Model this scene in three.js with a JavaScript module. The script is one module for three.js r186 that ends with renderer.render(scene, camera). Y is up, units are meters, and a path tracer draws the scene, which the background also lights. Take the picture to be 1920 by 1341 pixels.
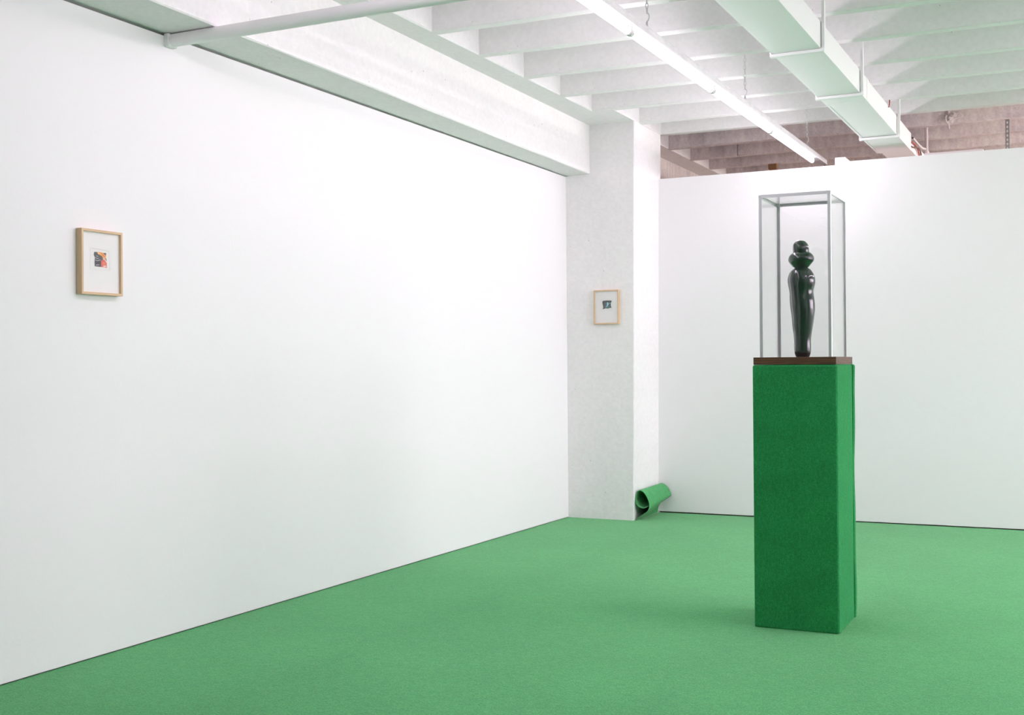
import * as THREE from 'three';
import { RoundedBoxGeometry } from 'three/addons/geometries/RoundedBoxGeometry.js';
import { mergeGeometries, mergeVertices } from 'three/addons/utils/BufferGeometryUtils.js';
import { RectAreaLightUniformsLib } from 'three/addons/lights/RectAreaLightUniformsLib.js';

// ------------------------------------------------------------------ camera, exposure, light levels
const scene = new THREE.Scene();
scene.background = new THREE.Color().setRGB(10.2, 9.0, 10.1);      // bright overcast sky, seen only by the windows on the right
const camera = new THREE.PerspectiveCamera(33.3985, 1920 / 1341, 0.05, 60);
camera.position.set(0, 1.12, 0);
camera.rotation.set(0.0061, 0.45553, -0.00743, 'YXZ');
scene.add(camera);

const renderer = new THREE.WebGLRenderer({ antialias: true });
renderer.toneMapping = THREE.LinearToneMapping;
renderer.toneMappingExposure = 1.06;
renderer.shadowMap.enabled = true;
RectAreaLightUniformsLib.init();

const TUBE_LUMINANCE = 34;         // the light each fluorescent tube gives to the room
const TUBE_GLOW = 3;               // what the eye sees of the tube itself
const TUBE_COLOR = new THREE.Color().setRGB(1.0, 0.85, 0.985);

// ------------------------------------------------------------------ helpers
let seed = 20240611;
const rnd = () => { seed = (seed * 1664525 + 1013904223) >>> 0; return seed / 4294967296; };
const used = new Map();
const numbered = (n) => { const k = used.get(n) ?? 0; used.set(n, k + 1); return k ? n + '_' + String(k).padStart(3, '0') : n; };
function tag(o, label, category, group) {
  o.userData.label = label; o.userData.category = category;
  if (group) o.userData.group = group;
  return o;
}
function thing(name, label, category, [x, y, z] = [0, 0, 0], group) {
  const o = new THREE.Group();
  o.name = numbered(name); o.position.set(x, y, z); scene.add(o);
  return tag(o, label, category, group);
}
function part(name, geo, mat, parent, pos) {
  const m = new THREE.Mesh(geo, mat);
  m.name = parent === scene ? numbered(name) : name;
  if (pos) m.position.set(...pos);
  m.castShadow = true; m.receiveShadow = true;
  parent.add(m);
  return m;
}
function structure(name, geo, mat) {
  const m = geo ? part(name, geo, mat, scene) : new THREE.Group();
  if (!geo) { m.name = name; scene.add(m); }
  m.userData.kind = 'structure';
  return m;
}
// uv in metres, taken from the face's main direction
function metric(geo, swap = false) {
  const g = geo.index ? geo.toNonIndexed() : geo, p = g.attributes.position, n = g.attributes.normal, uv = new Float32Array(p.count * 2);
  for (let i = 0; i < p.count; i++) {
    const ax = Math.abs(n.getX(i)), ay = Math.abs(n.getY(i)), az = Math.abs(n.getZ(i));
    let u, v;
    if (ay >= ax && ay >= az) { u = p.getX(i); v = p.getZ(i); } else if (ax >= az) { u = p.getZ(i); v = p.getY(i); } else { u = p.getX(i); v = p.getY(i); }
    uv[i * 2] = swap ? v : u; uv[i * 2 + 1] = swap ? u : v;
  }
  g.setAttribute('uv', new THREE.BufferAttribute(uv, 2));
  return g;
}
const box = (x0, x1, y0, y1, z0, z1) => metric(new THREE.BoxGeometry(x1 - x0, y1 - y0, z1 - z0).translate((x0 + x1) / 2, (y0 + y1) / 2, (z0 + z1) / 2));
// eight corners: [[x0,x1] at near z, ...] a box with its own plan at both ends
function hexa(c) {  // c: 8 corners, bottom 0..3 then top 4..7, each ring counter-clockwise seen from above
  const f = [[3, 2, 1, 0], [4, 5, 6, 7], [0, 1, 5, 4], [1, 2, 6, 5], [2, 3, 7, 6], [3, 0, 4, 7]], pos = [];
  for (const [a, b, d, e] of f) for (const k of [a, b, d, a, d, e]) pos.push(...c[k]);
  const g = new THREE.BufferGeometry();
  g.setAttribute('position', new THREE.Float32BufferAttribute(pos, 3));
  g.computeVertexNormals();
  return metric(g);
}
// a profile (closed loop of [a, b]) carried along an axis with a wobble
function carried(loop, stations, place) {
  const pos = [], n = loop.length;
  const pt = (k, s) => place(loop[k % n], s, k % n);
  for (let s = 0; s + 1 < stations.length; s++) for (let k = 0; k < n; k++) {
    const a = pt(k, stations[s]), b = pt(k + 1, stations[s]), c = pt(k + 1, stations[s + 1]), d = pt(k, stations[s + 1]);
    pos.push(...a, ...b, ...c, ...a, ...c, ...d);
  }
  for (const [s, flip] of [[stations[0], 0], [stations[stations.length - 1], 1]]) for (let k = 1; k + 1 < n; k++) {
    const t = [pt(0, s), pt(k, s), pt(k + 1, s)];
    if (!flip) t.reverse();
    t.forEach((q) => pos.push(...q));
  }
  const g = new THREE.BufferGeometry();
  g.setAttribute('position', new THREE.Float32BufferAttribute(pos, 3));
  g.computeVertexNormals();
  return metric(g);
}
const tube = (pts, r, seg = 40, sides = 10) => new THREE.TubeGeometry(new THREE.CatmullRomCurve3(pts.map((p) => new THREE.Vector3(...p))), seg, r, sides, false);

// ------------------------------------------------------------------ noise and textures
const N = 256, lattice = Float32Array.from({ length: N * N }, () => rnd());
function vnoise(x, y, px, py) {             // value noise that repeats after px, py cells
  const xi = Math.floor(x), yi = Math.floor(y), fx = x - xi, fy = y - yi, sx = fx * fx * (3 - 2 * fx), sy = fy * fy * (3 - 2 * fy);
  const at = (i, j) => lattice[((((j % py) + py) % py) * 37 % N) * N + ((((i % px) + px) % px) * 17 + (((j % py) + py) % py) * 5) % N];
  return (at(xi, yi) * (1 - sx) + at(xi + 1, yi) * sx) * (1 - sy) + (at(xi, yi + 1) * (1 - sx) + at(xi + 1, yi + 1) * sx) * sy;
}
function fbm(u, v, fu, fv, oct) {           // u, v in 0..1
  let s = 0, a = 0.5, t = 0;
  for (let o = 0; o < oct; o++) { s += a * vnoise(u * fu + o * 0, v * fv, fu, fv); t += a; a *= 0.5; fu *= 2; fv *= 2; }
  return s / t;
}
function texture(size, fn, { srgb = false, metres = 1, h = size } = {}) {
  const d = new Uint8Array(size * h * 4);
  for (let j = 0; j < h; j++) for (let i = 0; i < size; i++) {
    const c = fn(i / size, j / h, i, j), k = (j * size + i) * 4;
    for (let q = 0; q < 3; q++) d[k + q] = Math.max(0, Math.min(255, Math.round((Array.isArray(c) ? c[q] : c) * 255)));
    d[k + 3] = 255;
  }
  const t = new THREE.DataTexture(d, size, h, THREE.RGBAFormat);
  t.wrapS = t.wrapT = THREE.RepeatWrapping; t.magFilter = THREE.LinearFilter; t.minFilter = THREE.LinearMipmapLinearFilter; t.generateMipmaps = true;
  if (srgb) t.colorSpace = THREE.SRGBColorSpace;
  const m = Array.isArray(metres) ? metres : [metres, metres];
  t.repeat.set(1 / m[0], 1 / m[1]); t.needsUpdate = true;
  return t;
}
const toS = (x) => (x <= 0.0031308 ? x * 12.92 : 1.055 * Math.pow(x, 1 / 2.4) - 0.055);
const lin = (r, g, b) => [toS(r), toS(g), toS(b)];

// smooth painted board: rolled paint, barely visible
const rollerBump = texture(512, (u, v) => fbm(u, v, 48, 48, 3) * 0.7 + fbm(u, v, 5, 5, 2) * 0.3, { metres: 0.6 });
// rough painted concrete: pits, trowel marks, lumps
const plasterBump = texture(1024, (u, v) => {
  const p = fbm(u, v, 70, 70, 3);
  return 0.55 * fbm(u, v, 6, 6, 4) + 0.35 * p + (p < 0.3 ? (p - 0.3) * 0.8 : 0);
}, { metres: 1.1 });
const specks = [];
for (let k = 0; k < 30; k++) specks.push([rnd(), rnd(), 0.0006 + rnd() * 0.0012, 0.15 + rnd() * 0.35]);
const plasterColor = texture(1024, (u, v) => {
  let c = 0.985 + 0.03 * (fbm(u, v, 4, 4, 4) - 0.5) + 0.03 * (fbm(u, v, 90, 90, 2) - 0.5);
  for (const [a, b, r, k] of specks) { const d = Math.hypot((u - a) * 1, (v - b) * 0.6); if (d < r) c *= 1 - k; }
  return [c, c, c * 0.995];
}, { srgb: true, metres: 1.6 });
const oldPaintColor = texture(1024, (u, v) => {
  const a = fbm(u, v, 3, 9, 5), b = fbm(u, v, 40, 10, 3), g = fbm(u, v, 120, 120, 2);
  const k = 0.94 + 0.16 * (a - 0.5) + 0.12 * (b - 0.5) + 0.1 * (g - 0.5);
  return [k, k * (0.985 + 0.03 * (b - 0.5)), k * (0.98 - 0.03 * (a - 0.5))];
}, { srgb: true, metres: 1.4 });

// needle-felt carpet
const carpetColor = texture(1024, (u, v) => {
  const g = fbm(u, v, 400, 400, 2), m = fbm(u, v, 60, 60, 3), s = fbm(u, v, 30, 160, 2), c = fbm(u, v, 4, 4, 4);
  const k = 0.90 + 0.30 * (g - 0.5) + 0.05 * (m - 0.5) + 0.03 * (s - 0.5) + 0.06 * (c - 0.5);
  return [k * (1 + 0.1 * (m - 0.5)), k, k * (1 - 0.05 * (s - 0.5))];
}, { srgb: true, metres: 1.3 });
const carpetBump = texture(1024, (u, v) => 0.85 * fbm(u, v, 330, 330, 2) + 0.15 * fbm(u, v, 60, 60, 2), { metres: 1.3 });
const feltColor = texture(1024, (u, v) => {
  const g = fbm(u, v, 256, 256, 1), r = fbm(u, v, 230, 40, 2), c = fbm(u, v, 6, 6, 3);
  const k = 0.88 + 0.26 * (g - 0.5) + 0.13 * (r - 0.5) + 0.06 * (c - 0.5);
  return [k, k, k];
}, { srgb: true, metres: 0.45 });
const feltBump = texture(1024, (u, v) => 0.5 * fbm(u, v, 170, 170, 2) + 0.5 * fbm(u, v, 180, 26, 2), { metres: 0.45 });

const walnutColor = texture(1024, (u, v) => {
  const w = fbm(u, v, 2, 14, 3) * 0.8, line = fbm(u, v + 0, 3, 90, 3), ring = 0.5 + 0.5 * Math.sin(2 * Math.PI * (v * 16 + 3 * Math.round(1) * 0 + 2.2 * w));
  const k = 0.35 * line + 0.45 * ring + 0.2 * fbm(u, v, 12, 220, 2);
  return [0.235 + 0.26 * k, 0.150 + 0.18 * k, 0.095 + 0.125 * k];
}, { srgb: true, metres: [0.5, 0.12] });
const mapleColor = texture(512, (u, v) => {
  const k = 0.5 * fbm(u, v, 4, 60, 3) + 0.5 * fbm(u, v, 8, 140, 2);
  return [0.83 + 0.09 * k, 0.71 + 0.09 * k, 0.56 + 0.10 * k];
}, { srgb: true, metres: [0.3, 0.06] });
const galvanised = texture(512, (u, v) => { const k = 0.95 + 0.08 * (fbm(u, v, 10, 60, 3) - 0.5) + 0.03 * (fbm(u, v, 120, 120, 1) - 0.5); return [k, k, k]; }, { srgb: true, metres: 0.5 });

// ------------------------------------------------------------------ materials
const rgb = (r, g, b) => new THREE.Color().setRGB(r, g, b);
const std = (o) => new THREE.MeshStandardMaterial(o);
const wallPaint = std({ color: rgb(0.925, 0.915, 0.925), roughness: 0.75, bumpMap: rollerBump, bumpScale: 0.0004 });
const plaster = std({ color: rgb(0.945, 0.93, 0.94), map: plasterColor, roughness: 0.85, bumpMap: plasterBump, bumpScale: 0.0025 });
const oldPlaster = std({ color: rgb(0.84, 0.80, 0.79), map: oldPaintColor, roughness: 0.9, bumpMap: plasterBump, bumpScale: 0.005 });
const columnPaint = std({ color: rgb(0.945, 0.93, 0.94), map: plasterColor, roughness: 0.8, bumpMap: plasterBump, bumpScale: 0.0016 });
const concrete = std({ color: rgb(0.34, 0.32, 0.30), roughness: 0.95, bumpMap: plasterBump, bumpScale: 0.002 });
const chipboard = std({ color: rgb(0.50, 0.37, 0.24), roughness: 0.85 });
const carpet = new THREE.MeshPhysicalMaterial({ color: rgb(0.125, 0.50, 0.192), map: carpetColor, bumpMap: carpetBump, bumpScale: 0.0015, roughness: 1, specularIntensity: 0.2, sheen: 0.65, sheenColor: rgb(0.66, 1.0, 0.66), sheenRoughness: 0.6 });
const felt = new THREE.MeshPhysicalMaterial({ color: rgb(0.038, 0.37, 0.115), map: feltColor, bumpMap: feltBump, bumpScale: 0.0016, roughness: 1, specularIntensity: 0.2, sheen: 1.0, sheenColor: rgb(0.72, 1.0, 0.7), sheenRoughness: 0.45 });
const floorWood = std({ color: rgb(0.36, 0.27, 0.22), roughness: 0.7 });
const whiteMetal = std({ color: rgb(0.88, 0.87, 0.875), roughness: 0.45, map: galvanised });
const glossPaint = std({ color: rgb(0.92, 0.915, 0.915), roughness: 0.45 });
const ductPaint = std({ color: rgb(0.935, 0.93, 0.93), roughness: 0.42, bumpMap: rollerBump, bumpScale: 0.0005 });
const zinc = std({ color: rgb(0.33, 0.34, 0.34), metalness: 0.7, roughness: 0.45 });
const tubeGlass = std({ color: rgb(0.9, 0.9, 0.9), emissive: TUBE_COLOR, emissiveIntensity: TUBE_GLOW, roughness: 0.3 });
const socketWhite = std({ color: rgb(0.75, 0.75, 0.75), roughness: 0.5 });
const aluminium = std({ color: rgb(0.74, 0.74, 0.77), metalness: 0.75, roughness: 0.42 });
const glass = new THREE.MeshPhysicalMaterial({ color: rgb(0.99, 0.99, 0.99), transmission: 1, thickness: 0, roughness: 0, ior: 1.5 });
const walnut = std({ color: 0xffffff, map: walnutColor, roughness: 0.5 });
const maple = std({ color: 0xffffff, map: mapleColor, roughness: 0.55 });
const matBoard = std({ color: rgb(0.93, 0.915, 0.905), roughness: 0.9, bumpMap: rollerBump, bumpScale: 0.0002 });
const glaze = new THREE.MeshPhysicalMaterial({ color: rgb(0.007, 0.032, 0.015), roughness: 0.18, metalness: 0, clearcoat: 1, clearcoatRoughness: 0.02, specularColor: rgb(0.75, 0.6, 0.8) });
const glazeFoot = new THREE.MeshPhysicalMaterial({ color: rgb(0.012, 0.009, 0.010), roughness: 0.4, clearcoat: 0.6, clearcoatRoughness: 0.15 });
const redCable = std({ color: rgb(0.45, 0.05, 0.04), roughness: 0.5 });
const darkCable = std({ color: rgb(0.14, 0.08, 0.06), roughness: 0.5 });
const whiteCable = std({ color: rgb(0.72, 0.68, 0.67), roughness: 0.5 });

// ------------------------------------------------------------------ the setting
const XL = -3.483, ZP = -8.56, XR = 4.2, ZN = 8.5, ZF = -13.0;     // left wall, partition, right wall, wall behind the camera, far wall
const SOFFIT = 2.857, SLAB = 3.09;

const floor = structure('floor');
part('concrete_base', box(XL - 0.35, XR + 0.3, -0.25, -0.006, ZF - 0.3, ZN + 0.3), concrete, floor);
part('carpet_covering', box(XL - 0.004, XR, -0.006, 0, ZP - 0.006, ZN), carpet, floor);
part('floor_boards', box(XL, XR, -0.006, 0.0, ZF, ZP - 0.06), floorWood, floor);

const wallLeft = structure('wall_left');
part('masonry', box(XL - 0.35, XL - 0.03, -0.006, SLAB, ZF - 0.3, ZN + 0.3), plaster, wallLeft);
part('wallboard', hexa([
  [XL - 0.022, 0.0045, ZN], [XL, 0.0045, ZN], [XL, 0.0045, -8.03], [XL - 0.022, 0.0045, -8.03],
  [XL - 0.022, 2.53, ZN], [XL, 2.53, ZN], [XL, 2.497, -8.03], [XL - 0.022, 2.497, -8.03]]), wallPaint, wallLeft);
part('far_face', box(XL - 0.03, -3.275, -0.006, 2.862, ZF, -8.55), oldPlaster, wallLeft);

const beam = structure('beam');
part('lower_beam', (() => {                 // soft, slightly uneven arris like cast concrete
  const st = []; for (let z = ZN; z > -8.05; z -= 0.12) st.push(z); st.push(-8.05);
  const outer = (z) => -3.213 - 0.0168 * Math.min(6, Math.max(0, -3.2 - z)) + (z > -3.2 ? 0 : 0);
  const bottom = (z) => 2.519 - 0.0032 * Math.max(0, -3.2 - z);
  const wob = (z, k) => 0.003 * (vnoise(z * 3 + k * 9.1, k * 3.3 + 0.5, 97, 31) - 0.5);
  return carried([[0, 0], [1, 0], [1.05, 0.05], [1.05, 1], [0, 1]], st.slice().reverse(), ([a, b], z, k) => {
    const xo = outer(z), yb = bottom(z);
    const x = a === 0 ? XL - 0.03 : a === 1 ? xo - 0.006 : xo, y = b === 0 ? yb : b === 0.05 ? yb + 0.006 : SOFFIT + 0.01;
    return [x + (k === 1 || k === 2 ? wob(z, k) : 0), y + (k === 1 || k === 2 ? wob(z, k + 7) : 0), z];
  });
})(), plaster, beam);
part('upper_beam', (() => {
  const st = []; for (let z = ZF; z < ZN; z += 0.15) st.push(z); st.push(ZN);
  return carried([[XL - 0.03, SOFFIT], [-3.093, SOFFIT], [-3.087, SOFFIT + 0.006], [-3.087, SLAB + 0.02], [XL - 0.03, SLAB + 0.02]], st, ([x, y], z, k) =>
    [x + (k === 1 || k === 2 ? 0.005 * (vnoise(z * 2.3 + k, 4.5, 97, 31) - 0.5) : 0), y, z]);
})(), plaster, beam);
part('haunch', box(-3.12, -2.943, SOFFIT - 0.0012, SLAB + 0.02, -8.62, -7.59), plaster, beam);

const column = structure('column');
part('shaft', (() => {
  const st = []; for (let y = -0.006; y < SOFFIT; y += 0.06) st.push(y); st.push(SOFFIT);
  const right = (y) => -2.974 + 0.0095 * y;
  const rough = (y, k) => (y < 0.16 ? 0.012 : 0.004) * (vnoise(y * 24 + k * 5, k * 2.5, 211, 17) - 0.5);
  return carried([[0, -8.03], [1, -8.03], [2, -8.036], [2, -8.6], [0, -8.6]], st, ([a, z], y, k) =>
    [a === 0 ? XL - 0.03 : right(y) - (a === 1 ? 0.006 : 0) + (k === 1 || k === 2 ? rough(y, k) : 0), y, z + (k === 1 || k === 2 ? rough(y, k + 3) * 0.6 : 0)]);
})(), columnPaint, column);
const ceilingZ = [];                        // front faces of the joists: at the left beam, and 1.9 m to the right
for (let k = 24; k >= 1; k--) ceilingZ.push([-4.91 + 0.553 * k, -4.925 + 0.553 * k]);
ceilingZ.push([-4.915, -4.94], [-5.385, -5.435], [-5.91, -5.995], [-6.495, -6.56], [-7.04, -7.12], [-7.575, -7.655], [-8.12, -8.172], [-8.605, -8.66], [-9.213, -9.228], [-9.785, -9.768], [-10.33, -10.32], [-10.88, -10.88], [-11.43, -11.43], [-11.98, -11.98], [-12.53, -12.53]);
const ceiling = structure('ceiling');
part('slab', box(XL - 0.35, XR + 0.3, SLAB, SLAB + 0.2, -8.63, ZN + 0.3), plaster, ceiling);
part('far_slab', box(XL - 0.35, XR + 0.3, SLAB, SLAB + 0.2, ZF - 0.3, -8.63), oldPlaster, ceiling);
ceilingZ.forEach(([zl, zr], n) => {
  const T = 0.068, spans = Math.abs(zl + 9.785) < 0.01 ? [[-3.1, -2.679], [-2.673, XR + 0.02]] : [[-3.1, XR + 0.02]];
  for (const [x0, x1] of spans) {
    const st = []; for (let x = x0; x < x1; x += 0.1) st.push(x); st.push(x1);
    const front = (x) => zl + ((zr - zl) * (x + 3.09)) / 1.9 * (x > 1 ? (4.09 / (x + 3.09)) : 1);
    const loop = [[0, 0.005], [0.005, 0], [T - 0.006, 0], [T, 0.006], [T + 0.006, SLAB + 0.02 - SOFFIT], [-0.006, SLAB + 0.02 - SOFFIT]];
    const g = carried(loop, st, ([a, b], x, k) => {
      const w = k < 4 ? 0.006 * (vnoise(x * 2.1 + n * 13.7, n + 0.5, 191, 41) - 0.5) + 0.0025 * (vnoise(x * 9 + k * 3, n + 0.2, 191, 41) - 0.5) : 0;
      return [x, SOFFIT + b + w, front(x) - a + (k < 4 ? 0.006 * (vnoise(x * 1.7 + n * 7.7, n + 9.5, 191, 41) - 0.5) : 0)];
    });
    part('joist', g, zl < -8.7 ? oldPlaster : plaster, ceiling);
  }
});

const wallFar = structure('wall_far');      // the free-standing partition across the room
part('panel', hexa([
  [-2.99, 0.010, ZP], [-1.642, 0.008, ZP], [-1.642, 0.008, ZP - 0.1], [-2.99, 0.010, ZP - 0.1],
  [-2.97, 2.512, ZP], [-1.642, 2.512, ZP], [-1.642, 2.512, ZP - 0.1], [-2.97, 2.512, ZP - 0.1]]), wallPaint, wallFar);
part('post', box(-1.642, -1.572, 0.008, 2.565, ZP - 0.75, ZP), wallPaint, wallFar);
part('panel', hexa([
  [-1.572, 0.008, ZP], [XR, 0.008, ZP], [XR, 0.008, ZP - 0.1], [-1.572, 0.008, ZP - 0.1],
  [-1.572, 2.533, ZP], [XR, 2.53, ZP], [XR, 2.53, ZP - 0.1], [-1.572, 2.533, ZP - 0.1]]), wallPaint, wallFar);

const wallRight = structure('wall_right');
const WZ = [-8.35, -3.8], WY = [0.55, 2.5];  // one long window band
part('wall_below', box(XR, XR + 0.3, -0.006, WY[0], ZF - 0.3, ZN + 0.3), wallPaint, wallRight);
part('wall_above', box(XR, XR + 0.3, WY[1], SLAB, ZF - 0.3, ZN + 0.3), wallPaint, wallRight);
part('wall_pier', box(XR, XR + 0.3, WY[0], WY[1], ZF - 0.3, WZ[0]), wallPaint, wallRight);
part('wall_pier', box(XR, XR + 0.3, WY[0], WY[1], WZ[1], ZN + 0.3), wallPaint, wallRight);
structure('ground', box(XR + 0.3, XR + 60, -0.45, -0.15, -45, 45), std({ color: rgb(0.30, 0.29, 0.28), roughness: 0.9 }));   // paving outside the windows
const windowBand = structure('window_1');
for (const y of [WY[0] + 0.03, WY[1] - 0.03]) part('frame_rail', box(XR + 0.1, XR + 0.17, y - 0.03, y + 0.03, WZ[0], WZ[1]), whiteMetal, windowBand);
for (const k of [0, 2, 4]) { const z = WZ[0] + 0.03 + ((WZ[1] - WZ[0] - 0.06) * k) / 4; part('frame_post', box(XR + 0.1, XR + 0.17, WY[0], WY[1], z - 0.03, z + 0.03), whiteMetal, windowBand); }
for (let k = 0; k < 2; k++) { const w = (WZ[1] - WZ[0] - 0.06) / 2, z = WZ[0] + 0.03 + w * k; part('pane', box(XR + 0.13, XR + 0.135, WY[0] + 0.06, WY[1] - 0.06, z + 0.03, z + w - 0.03), glass, windowBand); }
structure('wall_behind', box(XL - 0.35, XR + 0.3, -0.006, SLAB, ZN, ZN + 0.3), wallPaint);
structure('wall_beyond', box(XL - 0.35, XR + 0.3, -0.006, SLAB, ZF - 0.3, ZF), oldPlaster);

// ------------------------------------------------------------------ fluorescent light lines
function chain(top, bottom, parent, z) {    // oval links, alternately turned
  const L = 0.034, geos = [], link = new THREE.TorusGeometry(0.0085, 0.002, 6, 14).scale(0.75, 1.55, 1);
  let k = 0;
  for (let y = top; y > bottom + 0.075; y -= L * 0.66) geos.push(link.clone().rotateY((k++ % 2) * Math.PI / 2).translate(0, y, z));
  const c = part('chain', mergeGeometries(geos), whiteMetal, parent);
  // hook and tapered hanger plate
  part('hook', tube([[0.006, bottom + 0.085, z], [0.011, bottom + 0.07, z], [0.006, bottom + 0.052, z], [0, bottom + 0.05, z], [0, bottom + 0.035, z]], 0.0028, 20, 8), whiteMetal, c);
  const s = new THREE.Shape(); s.moveTo(-0.010, 0); s.lineTo(0.010, 0); s.lineTo(0.0035, 0.045); s.lineTo(-0.0035, 0.045); s.closePath();
  part('hanger_plate', new THREE.ExtrudeGeometry(s, { depth: 0.003, bevelEnabled: false }).rotateY(Math.PI / 2 * 0).translate(0, bottom, z), whiteMetal, c);
}
function lightLine(x, y, zEnd, count, label, chains, zHousingEnd, luminance = TUBE_LUMINANCE, color = TUBE_COLOR) {
  const t = thing('fluorescent_light', label, 'light', [x, y, 0]);
  const P = 1.238, z0 = zEnd + P * count;
  // folded sheet housing with small lips
  const s = new THREE.Shape();
  s.moveTo(-0.024, 0); s.lineTo(-0.024, 0.004); s.lineTo(-0.021, 0.006); s.lineTo(-0.021, 0.034); s.lineTo(0.021, 0.034); s.lineTo(0.021, 0.006); s.lineTo(0.024, 0.004); s.lineTo(0.024, 0); s.closePath();
  part('housing', metric(new THREE.ExtrudeGeometry(s, { depth: z0 - zHousingEnd + 0.05, bevelEnabled: true, bevelSize: 0.001, bevelThickness: 0.001, bevelSegments: 1 }).translate(0.008, 0.024, zHousingEnd)), whiteMetal, t);
  const lamp = new THREE.CylinderGeometry(0.016, 0.016, P - 0.045, 20).rotateX(Math.PI / 2), cap = new THREE.CylinderGeometry(0.0162, 0.0162, 0.012, 18).rotateX(Math.PI / 2);
  for (let k = 0; k < count; k++) {
    const zc = zEnd + P * (k + 0.5);
    const tb = part('fluorescent_tube', lamp, tubeGlass, t, [0, 0, zc]);
    for (const e of [-1, 1]) part('end_cap', cap, socketWhite, tb, [0, 0, e * (P - 0.045 + 0.012) / 2]);
    for (const e of [-1, 1]) {
      const h = new THREE.Shape(); h.moveTo(-0.013, 0.024); h.lineTo(0.013, 0.024); h.lineTo(0.0125, -0.004); h.absarc(0, -0.004, 0.0125, 0, -Math.PI, true); h.closePath();
      part('lamp_holder', new THREE.ExtrudeGeometry(h, { depth: 0.008, bevelEnabled: false }).translate(0, 0, zc + e * (P / 2 - 0.0065) - 0.004), socketWhite, t);
    }
    // the light of the tube: faces just outside its glass, to the sides and downwards
    for (const a of [-2.2, -1.32, -0.44, 0.44, 1.32, 2.2]) {
      const l = new THREE.RectAreaLight(color, luminance, 0.0165, P - 0.05);
      l.name = 'tube_light';
      const dx = Math.sin(a), dy = -Math.cos(a);
      l.position.set(x + dx * 0.0175, y + dy * 0.0175, zc);
      l.up.set(0, 0, 1); l.lookAt(x + dx, y + dy, zc);
      scene.add(l);
    }
  }
  for (const [ct, z] of chains) chain(ct - y, 2.612 - y, t, z);
  return t;
}
lightLine(-1.80, 2.556, -8.565, 5, 'long white fluorescent light line hung on chains, left of the square duct', [[SLAB, -3.0], [SLAB, -5.08], [SLAB, -6.75], [SLAB, -8.385]], -8.93);
const cord = part('power_cord', tube([[0.012, 0.03, -8.9], [0.013, 0.0, -8.96], [0.012, -0.04, -8.985], [0.014, -0.12, -8.99]], 0.003, 24, 6), darkCable, scene.getObjectByName('fluorescent_light'));
lightLine(1.15, 2.556, -8.4, 6, 'second white fluorescent light line hung on chains far to the right of the duct', [[SLAB, -7.6], [SLAB, -5.2], [SLAB, -2.6]], -8.53);
lightLine(1.5, 2.75, -12.5, 3, 'warm fluorescent light line in the dim space beyond the partition', [[SLAB, -9.5], [SLAB, -11.1]], -12.6, TUBE_LUMINANCE * 5, new THREE.Color().setRGB(1.0, 0.92, 0.9));

// ------------------------------------------------------------------ square duct and its hangers
const duct = thing('ventilation_duct', 'long white painted square duct running under the joists right of the fluorescent light', 'duct', [-1.2775, 2.685, 0]);
function ductBody(w, h, z0, z1, r) {
  const s = new THREE.Shape(), a = w / 2, b = h / 2;
  s.moveTo(-a + r, -b); s.lineTo(a - r, -b); s.quadraticCurveTo(a, -b, a, -b + r); s.lineTo(a, b - r); s.quadraticCurveTo(a, b, a - r, b); s.lineTo(-a + r, b); s.quadraticCurveTo(-a, b, -a, b - r); s.lineTo(-a, -b + r); s.quadraticCurveTo(-a, -b, -a + r, -b);
  return metric(new THREE.ExtrudeGeometry(s, { depth: z1 - z0, bevelEnabled: false, curveSegments: 4 }).translate(0, 0, z0));
}
part('duct_section', ductBody(0.225, 0.13, -7.03, 3.2, 0.004), ductPaint, duct);
part('duct_section', ductBody(0.221, 0.127, -8.865, -7.032, 0.004), ductPaint, duct);
part('joint_band', ductBody(0.228, 0.133, -7.085, -7.03, 0.005), ductPaint, duct);
part('side_flange', metric(new THREE.BoxGeometry(0.012, 0.004, 8.0).translate(-0.1165, -0.063, -4.85)), ductPaint, duct);
part('inner_duct', metric(new THREE.BoxGeometry(0.205, 0.085, 1.5).translate(0, -0.008, -9.6)), ductPaint, duct);
const wireTie = part('wire_tie', tube([[0.116, 0.098, -7.85], [0.118, 0.07, -7.83], [0.116, 0.045, -7.805]], 0.0035, 12, 6), redCable, duct);
wireTie.userData.label = 'short red wire end on the side of the duct';

[[-5.76, 'white strap hanger holding the duct, nearest of the three in view'], [-6.81, 'white strap hanger holding the duct, middle of the three in view'], [-8.19, 'white strap hanger holding the duct, just in front of the partition']].forEach(([z, label]) => {
  const t = thing('duct_hanger', label, 'bracket', [-1.2775, 2.62, z], 'strap hangers under the square duct');
  const w = 0.028, s = new THREE.Shape();     // J-shaped flat bar: short lip left, under the duct, up to the slab on the right
  const L = -0.131, R = 0.118, th = 0.012;
  s.moveTo(L, 0.030); s.lineTo(L, -0.016); s.lineTo(R - 0.004, -0.016); s.quadraticCurveTo(R + th, -0.016, R + th, 0.002);
  s.lineTo(R + th, SLAB - 2.62); s.lineTo(R, SLAB - 2.62); s.lineTo(R, 0.007); s.quadraticCurveTo(R, -0.003, R - 0.01, -0.003); s.lineTo(L + 0.006, -0.003); s.lineTo(L + 0.006, 0.030); s.closePath();
  part('strap', metric(new THREE.ExtrudeGeometry(s, { depth: w - 0.002, bevelEnabled: true, bevelSize: 0.001, bevelThickness: 0.001, bevelSegments: 1, curveSegments: 8 }).translate(0, 0, -w / 2)), glossPaint, t);
  const bolt = new THREE.CylinderGeometry(0.007, 0.007, 0.010, 6).rotateZ(Math.PI / 2);
  part('bolt', bolt, zinc, t, [L + 0.011, 0.012, 0]);
});

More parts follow.
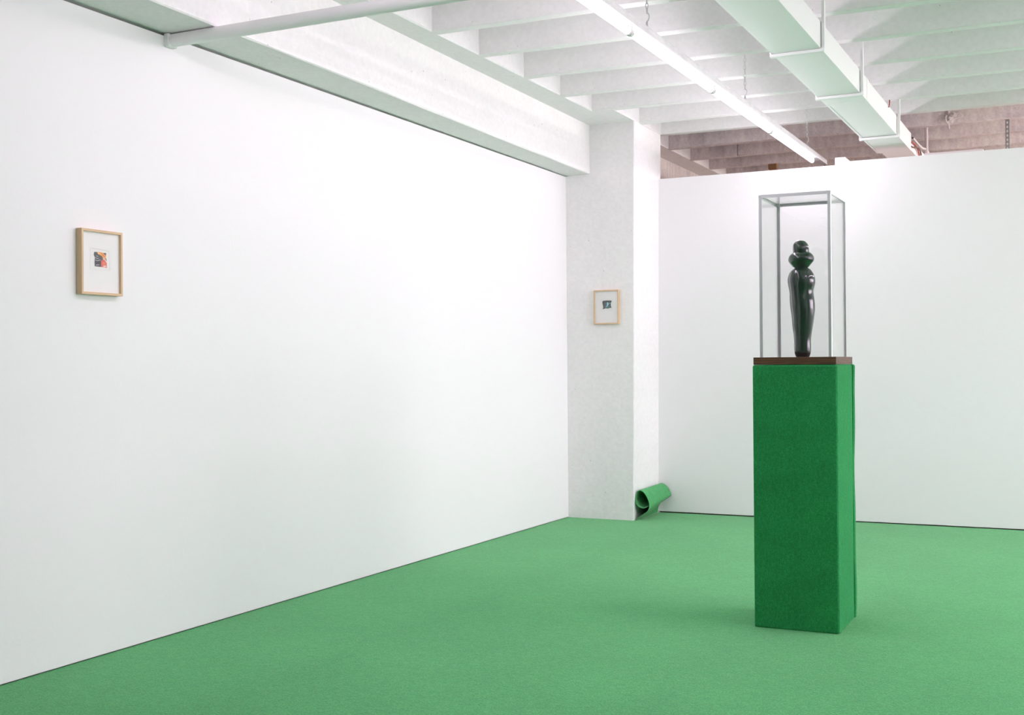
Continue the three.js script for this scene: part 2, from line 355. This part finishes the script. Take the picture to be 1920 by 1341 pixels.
// cables that leave the end of the duct
tag(part('red_cable', tube([[-1.168, 2.686, -8.870], [-1.166, 2.690, -8.905], [-1.166, 2.696, -9.1], [-1.166, 2.679, -9.245], [-1.166, 2.640, -9.305], [-1.166, 2.50, -9.36]], 0.0055, 48, 8), redCable, scene), 'red cable bending down out of the open end of the square duct', 'cable');
tag(part('dark_cable', tube([[-1.168, 2.655, -8.872], [-1.164, 2.658, -8.93], [-1.150, 2.680, -9.12], [-1.150, 2.664, -9.244], [-1.150, 2.630, -9.275], [-1.150, 2.50, -9.31]], 0.0055, 48, 8), darkCable, scene), 'dark brown cable beside the red one at the open duct end', 'cable');
tag(part('white_cable', tube([[-1.158, 2.715, -8.873], [-1.148, 2.710, -9.28], [-1.148, 2.738, -9.55], [-1.150, 2.735, -9.744], [-1.150, 2.716, -9.81], [-1.150, 2.55, -9.87]], 0.008, 48, 8), whiteCable, scene), 'thick white cable curving down past the end of the duct', 'cable');

// ------------------------------------------------------------------ fittings on the ceiling beyond the partition
tag(part('conduit_pipe', new THREE.CylinderGeometry(0.013, 0.013, SLAB, 14).translate(-1.14, SLAB / 2, -9.5), std({ color: rgb(0.66, 0.58, 0.57), roughness: 0.6 }), scene), 'thin upright painted pipe beyond the partition, right of the duct end', 'pipe');
{
  const s = new THREE.Shape(); s.moveTo(-0.014, 0); s.lineTo(0.014, 0); s.lineTo(0.014, 0.26); s.lineTo(-0.014, 0.26); s.closePath();
  for (let k = 0; k < 8; k++) { const h = new THREE.Path(); h.absellipse(0, 0.02 + k * 0.031, 0.006, 0.0095, 0, Math.PI * 2); s.holes.push(h); }
  tag(part('perforated_strap', new THREE.ExtrudeGeometry(s, { depth: 0.002, bevelEnabled: false }).translate(-0.557, 2.599, -9.262), zinc, scene), 'grey perforated metal strap hanging from a joist above the partition at the right', 'strap');
}
tag(part('timber_batten', box(-1.06, -0.68, 2.533, 2.572, -8.80, -8.72), std({ color: rgb(0.78, 0.72, 0.72), roughness: 0.7 }), scene), 'pale painted timber batten lying behind the top edge of the partition', 'batten');
{
  const t = new THREE.Group(); t.name = 'wood_block'; t.position.set(-2.52, SOFFIT, -10.365); scene.add(t);
  tag(t, 'small rusty brown wooden block fixed under a joist beyond the partition', 'wood block');
  part('block', metric(new RoundedBoxGeometry(0.075, 0.05, 0.06, 2, 0.006).translate(0, -0.022, 0)), std({ color: rgb(0.30, 0.165, 0.08), bumpMap: plasterBump, bumpScale: 0.002, roughness: 0.85 }), t);
}
{ // lumpy mortar patch round a hole with a cable stub
  const g = new THREE.CircleGeometry(1, 64, 0, Math.PI * 2), rings = 14, pos = [], seg = 56;
  const pt = (i, j) => {
    const a = (j / seg) * Math.PI * 2, q = i / rings, edge = 1 + 0.10 * Math.sin(3 * a + 1) + 0.12 * Math.sin(5 * a + 2) + 0.35 * (vnoise((j % seg) * 0.5, 3.5, seg / 2, 31) - 0.5);
    const r = q * edge, x = r * Math.cos(a) * 0.092, y = r * Math.sin(a) * 0.062;
    const lump = 0.010 * (1 - q * q) + 0.040 * (vnoise(x * 70 + 20, y * 70 + 20, 97, 97) - 0.45) * (1 - q) + 0.028 * (vnoise(x * 180 + 20, y * 180 + 30, 97, 97) - 0.5) * (1 - q);
    const hole = Math.exp(-((x + 0.008) ** 2 + (y + 0.004) ** 2) / 0.00016);
    return [x, Math.max(y, -0.058), i === rings ? -0.006 : lump - 0.03 * hole];
  };
  for (let i = 0; i < rings; i++) for (let j = 0; j < seg; j++) { const a = pt(i, j), b = pt(i + 1, j), c = pt(i + 1, j + 1), d = pt(i, j + 1); pos.push(...a, ...b, ...c, ...a, ...c, ...d); }
  g.dispose();
  const m = new THREE.BufferGeometry(); m.setAttribute('position', new THREE.Float32BufferAttribute(pos, 3)); m.computeVertexNormals();
  part('mortar_patch', metric(m).translate(-0.955, 2.918, -9.226), oldPlaster, ceiling);
  tag(part('cable_stub', tube([[-0.963, 2.918, -9.235], [-0.967, 2.912, -9.2], [-0.968, 2.885, -9.195], [-0.958, 2.858, -9.2], [-0.948, 2.84, -9.2], [-0.947, 2.815, -9.2]], 0.0075, 40, 8), whiteCable, scene), 'short pale cable end dangling from a rough hole in a joist', 'cable');
}

// ------------------------------------------------------------------ pipe across the room under the joists
{
  const t = thing('ceiling_pipe', 'thick white painted pipe crossing under the ceiling from the left wall', 'pipe', [XL, 2.4885, -3.855]);
  part('pipe', new THREE.CylinderGeometry(0.0275, 0.0275, XR - XL - 0.01, 32).rotateZ(Math.PI / 2).translate((XR - XL) / 2, 0, 0), glossPaint, t);
  // painted-over square sleeve where the pipe meets the wall
  part('wall_sleeve', metric(new RoundedBoxGeometry(0.03, 0.058, 0.058, 3, 0.008).translate(0.012, 0, 0)), wallPaint, t);
}

// ------------------------------------------------------------------ plinth wrapped in carpet
const PX = -1.1365, PZ = -5.0;              // middle of the front face
{
  const t = thing('plinth', 'tall square plinth covered in dark green carpet, standing on the carpeted floor', 'plinth', [PX, 0, PZ]);
  const cover = new RoundedBoxGeometry(0.354, 1.116, 0.343, 6, 0.011).translate(0, 1.112 - 0.558, -0.1715);
  const cp = cover.attributes.position;     // felt is not quite flat: a slight belly and a drooping front edge
  for (let i = 0; i < cp.count; i++) { const x = cp.getX(i), y = cp.getY(i), z = cp.getZ(i); if (y < 0.1) cp.setY(i, Math.max(y, 0.001)); cp.setZ(i, z + (z > -0.02 ? 0.0015 * Math.sin(y * 5) : 0)); cp.setX(i, x + (x > 0.15 ? 0.0012 * Math.sin(y * 7 + 1) : 0)); }
  part('carpet_cover', metric(cover), felt, t);
  part('core', metric(new THREE.BoxGeometry(0.34, 1.09, 0.36).translate(0, 0.546, -0.188)), chipboard, t);
  const s = new THREE.Shape(), H = 1.112, ny = 24;      // the rear sheet stands a little proud of the right side, its edge wavy
  const wave = (y) => 0.1785 + 0.0022 * Math.sin(y * 6.5 + 0.6) + 0.0014 * Math.sin(y * 17) + 0.002 * (y / H);
  s.moveTo(-0.178, 0.001);
  for (let k = 0; k <= ny; k++) s.lineTo(wave((k / ny) * (H - 0.014)), 0.001 + (k / ny) * (H - 0.014));
  s.quadraticCurveTo(wave(H) + 0.0, H, wave(H) - 0.014, H); s.lineTo(-0.172, H); s.quadraticCurveTo(-0.178, H, -0.178, H - 0.008); s.closePath();
  part('rear_carpet', metric(new THREE.ExtrudeGeometry(s, { depth: 0.024, bevelEnabled: true, bevelSize: 0.004, bevelThickness: 0.006, bevelOffset: -0.004, bevelSegments: 4 }).translate(0, 0, -0.382)), felt, t);
}

// ------------------------------------------------------------------ display case
{
  const t = thing('display_case', 'narrow glass display case with aluminium edges on a brown wooden base', 'display case', [PX, 1.1125, PZ]);
  const base = part('wooden_base', metric(new RoundedBoxGeometry(0.346, 0.031, 0.366, 2, 0.0015).translate(0.0005, 0.0155, -0.188)), walnut, t);
  const x0 = -0.149, x1 = 0.154, z0 = -0.022, z1 = -0.352, yb = 0.031, yt = 0.722, W = 0.0135;
  // angle section: two legs with rounded outer corner
  const angle = (sx, sz) => {
    const s = new THREE.Shape(), w = W, th = 0.0032;
    s.moveTo(0.0015, 0); s.lineTo(w, 0); s.lineTo(w, th); s.lineTo(th, th); s.lineTo(th, w); s.lineTo(0, w); s.lineTo(0, 0.0015); s.closePath();
    const g = new THREE.ExtrudeGeometry(s, { depth: yt - yb - W + 0.0005, bevelEnabled: false }).rotateX(Math.PI / 2).translate(0, yt - W + 0.0005, 0);   // legs along +x and +z
    const turn = sx > 0 ? (sz > 0 ? Math.PI : Math.PI / 2) : (sz > 0 ? -Math.PI / 2 : 0);
    void turn;
    return { g, sx, sz };
  };
  for (const [cx, cz, rot] of [[x0, z1, 0], [x0, z0, Math.PI / 2], [x1, z0, Math.PI], [x1, z1, -Math.PI / 2]]) part('post', angle(1, 1).g.rotateY(rot).translate(cx, 0, cz), aluminium, t);
  const rail = (len, alongX) => {
    const s = new THREE.Shape(), th = 0.003;
    s.moveTo(0, 0); s.lineTo(W, 0); s.lineTo(W, -th); s.lineTo(th, -th); s.lineTo(th, -W); s.lineTo(0, -W); s.closePath();
    const g = new THREE.ExtrudeGeometry(s, { depth: len, bevelEnabled: false });
    return g;
  };
  const top = yt + 0.0005;
  part('rail', rail(z0 - z1 - 2 * W).translate(x0, top, z1 + W), aluminium, t);
  part('rail', rail(z0 - z1 - 2 * W).rotateY(Math.PI).translate(x1, top, z0 - W), aluminium, t);
  part('rail', rail(x1 - x0 - 2 * W).rotateY(Math.PI / 2).translate(x0 + W, top, z0), aluminium, t);
  part('rail', rail(x1 - x0 - 2 * W).rotateY(-Math.PI / 2).translate(x1 - W, top, z1), aluminium, t);
  for (const [cx, cz] of [[x0, z0], [x1, z0], [x0, z1], [x1, z1]]) part('corner_joint', new RoundedBoxGeometry(W, W, W, 3, 0.0012).translate(cx + (cx < 0 ? W / 2 : -W / 2), top - W / 2, cz + (cz > -0.1 ? -W / 2 : W / 2)), aluminium, t);
  const q = 0.0034, gt = 0.003;
  part('glass_pane', new THREE.BoxGeometry(x1 - x0 - 2 * q, yt - yb - 0.004, gt).translate((x0 + x1) / 2, (yt + yb) / 2 - 0.002, z0 - q - gt / 2), glass, t);
  part('glass_pane', new THREE.BoxGeometry(x1 - x0 - 2 * q, yt - yb - 0.004, gt).translate((x0 + x1) / 2, (yt + yb) / 2 - 0.002, z1 + q + gt / 2), glass, t);
  for (const x of [x0 + q + gt / 2, x1 - q - gt / 2]) part('glass_pane', new THREE.BoxGeometry(gt, yt - yb - 0.004, z0 - z1 - 2 * q - 2 * gt).translate(x, (yt + yb) / 2 - 0.002, (z0 + z1) / 2), glass, t);
  part('glass_top', new THREE.BoxGeometry(x1 - x0 - 2 * W, gt, z0 - z1 - 2 * W).translate((x0 + x1) / 2, top - q - gt / 2, (z0 + z1) / 2), glass, t);
}

// ------------------------------------------------------------------ dark glazed figure
{
  const t = thing('sculpture', 'glossy dark green bulbous totem figure standing inside the glass case', 'sculpture', [-1.1415, 1.1437, -5.18]);
  const S = 0.000222, MID = 453;
  // rows: height (m), centre (m), half width (m)
  const rows2 = (v0, list) => list.map(([y, l, r]) => [(667.2 - (v0 + y / 10.31)) * 0.00229, ((l + r) / 2 - MID) * S, ((r - l) / 2) * S]);
  function smooth(rows, n) {                // Catmull-Rom through the rows
    const c = new THREE.CatmullRomCurve3(rows.map((r) => new THREE.Vector3(...r)), false, 'centripetal'), out = [];
    for (let i = 0; i <= n; i++) { const p = c.getPoint(i / n); out.push([p.x, p.y, Math.max(p.z, 0.0004)]); }
    return out;
  }
  function body(rows, n, lobe, seg = 120, tilt = 0) {
    const rr = smooth(rows, n), pos = [], idx = [];
    rr.forEach(([y, cx, hw], i) => {
      for (let j = 0; j <= seg; j++) {
        const a = (j / seg) * Math.PI * 2, k = 1 + lobe(a, y);
        pos.push(cx + hw * k * Math.cos(a), y + tilt * hw * Math.cos(a), hw * 0.94 * k * Math.sin(a));
        if (i && j < seg) { const b = (i - 1) * (seg + 1) + j, c = i * (seg + 1) + j; idx.push(b, c, b + 1, c, c + 1, b + 1); }
      }
    });
    const close = (i, up) => { const m = pos.length / 3, [y, cx] = rr[i]; pos.push(cx, y, 0); for (let j = 0; j < seg; j++) { const a = i * (seg + 1) + j; idx.push(...(up ? [m, a + 1, a] : [m, a, a + 1])); } };
    const g = new THREE.BufferGeometry();
    close(0, false); close(rr.length - 1, true);
    g.setAttribute('position', new THREE.Float32BufferAttribute(pos, 3)); g.setIndex(idx);
    const w = mergeVertices(g, 1e-5); w.computeVertexNormals();
    return w;
  }
  const groove = (a, k, d, w) => { let s = 0; for (const g of k) { let e = Math.abs(((a - g + Math.PI * 3) % (Math.PI * 2)) - Math.PI); s -= d * Math.exp(-(e * e) / (w * w)); } return s; };
  const G = [0.93, 1.78, 2.5, 3.6, 4.6, 5.6];
  const torso = rows2(550, [[1168, 330, 604], [1120, 312, 622], [1060, 303, 628], [1000, 302.5, 630], [900, 302, 627], [800, 297, 636], [700, 285, 650], [600, 272, 668], [450, 262, 690], [350, 250, 703], [270, 240, 710], [200, 232, 710], [100, 225, 702]])
    .concat(rows2(430, [[1200, 222, 684], [1130, 214, 688], [1060, 200, 706], [1000, 191, 717], [930, 187, 717], [850, 206, 698], [790, 236, 666], [740, 283, 630], [716, 318, 592], [702, 345, 560]]));
  const th = (y) => Math.min(1, Math.max(0, (y - 0.03) / 0.08)) * Math.min(1, Math.max(0, (0.375 - y) / 0.03));
  part('torso', body(torso, 150, (a, y) => (groove(a, G, 0.035, 0.13) + 0.008 * Math.cos(3 * a + 1.2)) * th(y), 160), glaze, t);
  part('foot', body(rows2(550, [[1208, 352, 583], [1200, 340, 594], [1170, 327, 606], [1130, 314, 620], [1098, 308, 625]]), 24, () => 0, 80), glazeFoot, t);
  part('brim', body(rows2(430, [[722, 345, 560], [708, 330, 578], [680, 292, 608], [630, 250, 648], [580, 214, 688], [542, 206, 699], [500, 216, 695], [460, 238, 674], [425, 280, 640], [400, 320, 600], [385, 350, 560]]), 60, (a, y) => 0.012 * Math.cos(2 * a + 0.7), 120, 0.0), glaze, t);
  part('cap', body(rows2(430, [[440, 304, 600], [410, 296, 607], [380, 293, 608], [340, 292, 606], [300, 293, 600], [250, 303, 584], [215, 328, 556], [190, 360, 526], [178, 388, 498], [174.5, 400, 486]]), 50, (a) => groove(a, [0.9, 2.05, 3.4, 5.2], 0.035, 0.14), 120), glaze, t);
}

// ------------------------------------------------------------------ framed works
function print1(c, w, h) {
  c.fillStyle = '#f3f1ef'; c.fillRect(0, 0, w, h);
  const X = (v) => ((v - 440) / 290) * w, Y = (v) => ((v - 410) / 340) * h;
  c.strokeStyle = '#cfcccb'; c.lineWidth = w * 0.012; c.beginPath(); c.moveTo(X(455), Y(420)); c.lineTo(X(695), Y(442)); c.lineTo(X(703), Y(738)); c.stroke();
  const poly = (col, pts) => { c.fillStyle = col; c.beginPath(); pts.forEach(([x, y], i) => (i ? c.lineTo(X(x), Y(y)) : c.moveTo(X(x), Y(y)))); c.closePath(); c.fill(); };
  poly('#3f3d43', [[492, 475], [545, 470], [600, 478], [655, 474], [652, 540], [662, 590], [600, 640], [590, 694], [498, 692], [496, 620], [502, 560], [486, 520]]);
  poly('#2b2a31', [[500, 600], [585, 610], [588, 690], [498, 690]]);
  poly('#f2a54a', [[540, 466], [610, 474], [650, 512], [656, 556], [620, 572], [598, 530], [560, 508]]);
  poly('#f7c98e', [[528, 470], [560, 468], [572, 500], [548, 508]]); poly('#e8833a', [[590, 478], [640, 520], [630, 545], [600, 520]]);
  poly('#efc7ae', [[608, 552], [640, 560], [662, 600], [634, 606], [612, 580]]);
  poly('#e5573f', [[586, 590], [630, 584], [662, 622], [664, 700], [620, 694], [584, 696]]);
  poly('#f0785c', [[600, 620], [640, 610], [652, 650], [612, 660]]); poly('#f7d7cd', [[610, 672], [650, 664], [656, 690], [620, 690]]);
  c.strokeStyle = '#cfcfd4'; c.lineWidth = w * 0.018;
  for (const p of [[[508, 556], [530, 572], [552, 566]], [[508, 596], [540, 606], [560, 592], [578, 588]], [[520, 530], [545, 540]], [[515, 672], [560, 664]]]) { c.beginPath(); p.forEach(([x, y], i) => (i ? c.lineTo(X(x), Y(y)) : c.moveTo(X(x), Y(y)))); c.stroke(); }
}
function print2(c, w, h) {
  c.fillStyle = '#f1efed'; c.fillRect(0, 0, w, h);
  const X = (v) => ((v - 570) / 340) * w, Y = (v) => ((v - 460) / 330) * h;
  const poly = (col, pts) => { c.fillStyle = col; c.beginPath(); pts.forEach(([x, y], i) => (i ? c.lineTo(X(x), Y(y)) : c.moveTo(X(x), Y(y)))); c.closePath(); c.fill(); };
  poly('#3a3a3c', [[628, 512], [740, 505], [864, 512], [862, 552], [846, 570], [846, 660], [862, 712], [812, 712], [780, 730], [700, 722], [626, 744], [640, 690], [618, 560]]);
  poly('#345f6f', [[684, 556], [838, 560], [830, 640], [812, 700], [770, 720], [700, 716], [690, 640]]);
  poly('#8fc7d6', [[740, 556], [780, 560], [790, 620], [760, 664], [720, 690], [700, 694], [740, 640]]);
  poly('#c3e6ea', [[756, 560], [772, 566], [776, 610], [752, 640]]); poly('#23475e', [[692, 600], [728, 596], [720, 650], [698, 654]]);
  poly('#3c6d5f', [[700, 694], [770, 690], [812, 700], [780, 728], [705, 722]]); poly('#d9e7d6', [[800, 580], [826, 566], [822, 600]]); poly('#1f3540', [[790, 610], [820, 612], [812, 650], [792, 650]]);
}
function framed(label, w, h, depth, printW, printH, px, py, draw, pos, turn) {
  const t = thing('framed_print', label, 'picture', pos, 'small framed prints on the white walls');
  t.rotation.y = turn;                      // local +z faces the room
  const F = 0.0095;
  const bar = (len) => {                    // mitred moulding, its length along x
    const s = new THREE.Shape(); s.moveTo(-len / 2, 0); s.lineTo(len / 2, 0); s.lineTo(len / 2 - F, F); s.lineTo(-len / 2 + F, F); s.closePath();
    return metric(new THREE.ExtrudeGeometry(s, { depth: depth - 0.0012, bevelEnabled: true, bevelSize: 0.0006, bevelThickness: 0.0006, bevelSegments: 1, bevelOffset: -0.0006 }).translate(0, 0, 0.0006));
  };
  part('frame_rail', bar(w).translate(0, -h / 2, 0), maple, t);
  part('frame_rail', bar(w).rotateZ(Math.PI).translate(0, h / 2, 0), maple, t);
  part('frame_stile', bar(h).rotateZ(Math.PI / 2).translate(w / 2, 0, 0), maple, t);
  part('frame_stile', bar(h).rotateZ(-Math.PI / 2).translate(-w / 2, 0, 0), maple, t);
  part('backing', metric(new THREE.BoxGeometry(w - 2 * F + 0.001, h - 2 * F + 0.001, 0.006).translate(0, 0, depth - 0.014)), matBoard, t);
  const cv = document.createElement('canvas'); cv.width = 256; cv.height = Math.round((256 * printH) / printW);
  draw(cv.getContext('2d'), cv.width, cv.height);
  const tx = new THREE.CanvasTexture(cv); tx.colorSpace = THREE.SRGBColorSpace;
  const sheet = new THREE.BoxGeometry(printW, printH, 0.0006);
  part('print', sheet, [matBoard, matBoard, matBoard, matBoard, std({ map: tx, roughness: 0.8 }), matBoard], t, [px, py, depth - 0.0107]);
  part('glazing', new THREE.BoxGeometry(w - 2 * F + 0.0005, h - 2 * F + 0.0005, 0.0015).translate(0, 0, depth - 0.004), glass, t);
  return t;
}
framed('light wood framed print with an orange, red and black image on the long left wall', 0.212, 0.251, 0.029, 0.11, 0.0865, 0.002, 0.013, print1, [XL + 0.001, 1.5275, -3.4495], Math.PI / 2);
framed('light wood framed print with a small blue and black image on the square column', 0.193, 0.247, 0.025, 0.0985, 0.0865, 0.003, 0.016, print2, [-3.1645, 1.531, -8.029], 0);

// ------------------------------------------------------------------ rolled carpet end in the corner
{
  const near = [[0.004, 0.003], [0.042, 0.030], [0.080, 0.054], [0.101, 0.077], [0.109, 0.105], [0.102, 0.142], [0.080, 0.184], [0.054, 0.208], [0.032, 0.215], [0.012, 0.203], [0.000, 0.170], [0.001, 0.134], [0.015, 0.106], [0.039, 0.091], [0.067, 0.088], [0.098, 0.101]];
  const far = near.map(([a, b], i) => (i === 0 ? [0.004, 0.003] : i === 1 ? [0.010, 0.046] : i === 2 ? [0.036, 0.086] : i === 3 ? [0.078, 0.110] : [a * 0.98 + 0.002, b * 0.80 + 0.052]));
  const cn = new THREE.SplineCurve(near.map((p) => new THREE.Vector2(...p))), cf = new THREE.SplineCurve(far.map((p) => new THREE.Vector2(...p)));
  const nU = 120, nV = 16, th = 0.0045, zN = -8.06, zF = -8.535, pos = [], uv = [], idx = [];
  for (let side = 0; side < 2; side++) for (let v = 0; v <= nV; v++) for (let u = 0; u <= nU; u++) {
    const q = v / nV, e = (x) => { const a = cn.getPoint(x), b = cf.getPoint(x); return [a.x + (b.x - a.x) * q, a.y + (b.y - a.y) * q]; };
    const t0 = u / nU, [x, y] = e(t0), [xa, ya] = e(Math.max(0, t0 - 0.004)), [xb, yb] = e(Math.min(1, t0 + 0.004)), L = Math.hypot(xb - xa, yb - ya) || 1;
    const nx = -(yb - ya) / L, ny = (xb - xa) / L, k = side ? th : 0;
    pos.push(-2.9725 + x + nx * k, y + Math.max(ny * k, -y + 0.001), zN + (zF - zN) * q + 0.006 * Math.sin(t0 * 9) * (1 - q)); uv.push(t0 * 0.62, q * 0.48);
  }
  const A = (s, v, u) => s * (nU + 1) * (nV + 1) + v * (nU + 1) + u;
  const quad = (a, b, c, d) => idx.push(a, b, c, a, c, d);
  for (let v = 0; v < nV; v++) for (let u = 0; u < nU; u++) { quad(A(0, v, u), A(0, v, u + 1), A(0, v + 1, u + 1), A(0, v + 1, u)); quad(A(1, v, u), A(1, v + 1, u), A(1, v + 1, u + 1), A(1, v, u + 1)); }
  for (let u = 0; u < nU; u++) { quad(A(0, 0, u), A(1, 0, u), A(1, 0, u + 1), A(0, 0, u + 1)); quad(A(0, nV, u), A(0, nV, u + 1), A(1, nV, u + 1), A(1, nV, u)); }
  for (let v = 0; v < nV; v++) { quad(A(0, v, 0), A(0, v + 1, 0), A(1, v + 1, 0), A(1, v, 0)); quad(A(0, v, nU), A(1, v, nU), A(1, v + 1, nU), A(0, v + 1, nU)); }
  const g = new THREE.BufferGeometry();
  g.setAttribute('position', new THREE.Float32BufferAttribute(pos, 3)); g.setAttribute('uv', new THREE.Float32BufferAttribute(uv, 2)); g.setIndex(idx);
  const flat = g.toNonIndexed(); g.computeVertexNormals();
  void flat;
  tag(part('rolled_carpet', g, carpet, scene), 'loose end of green carpet curled into a roll between column and partition', 'carpet roll');
}

renderer.render(scene, camera);
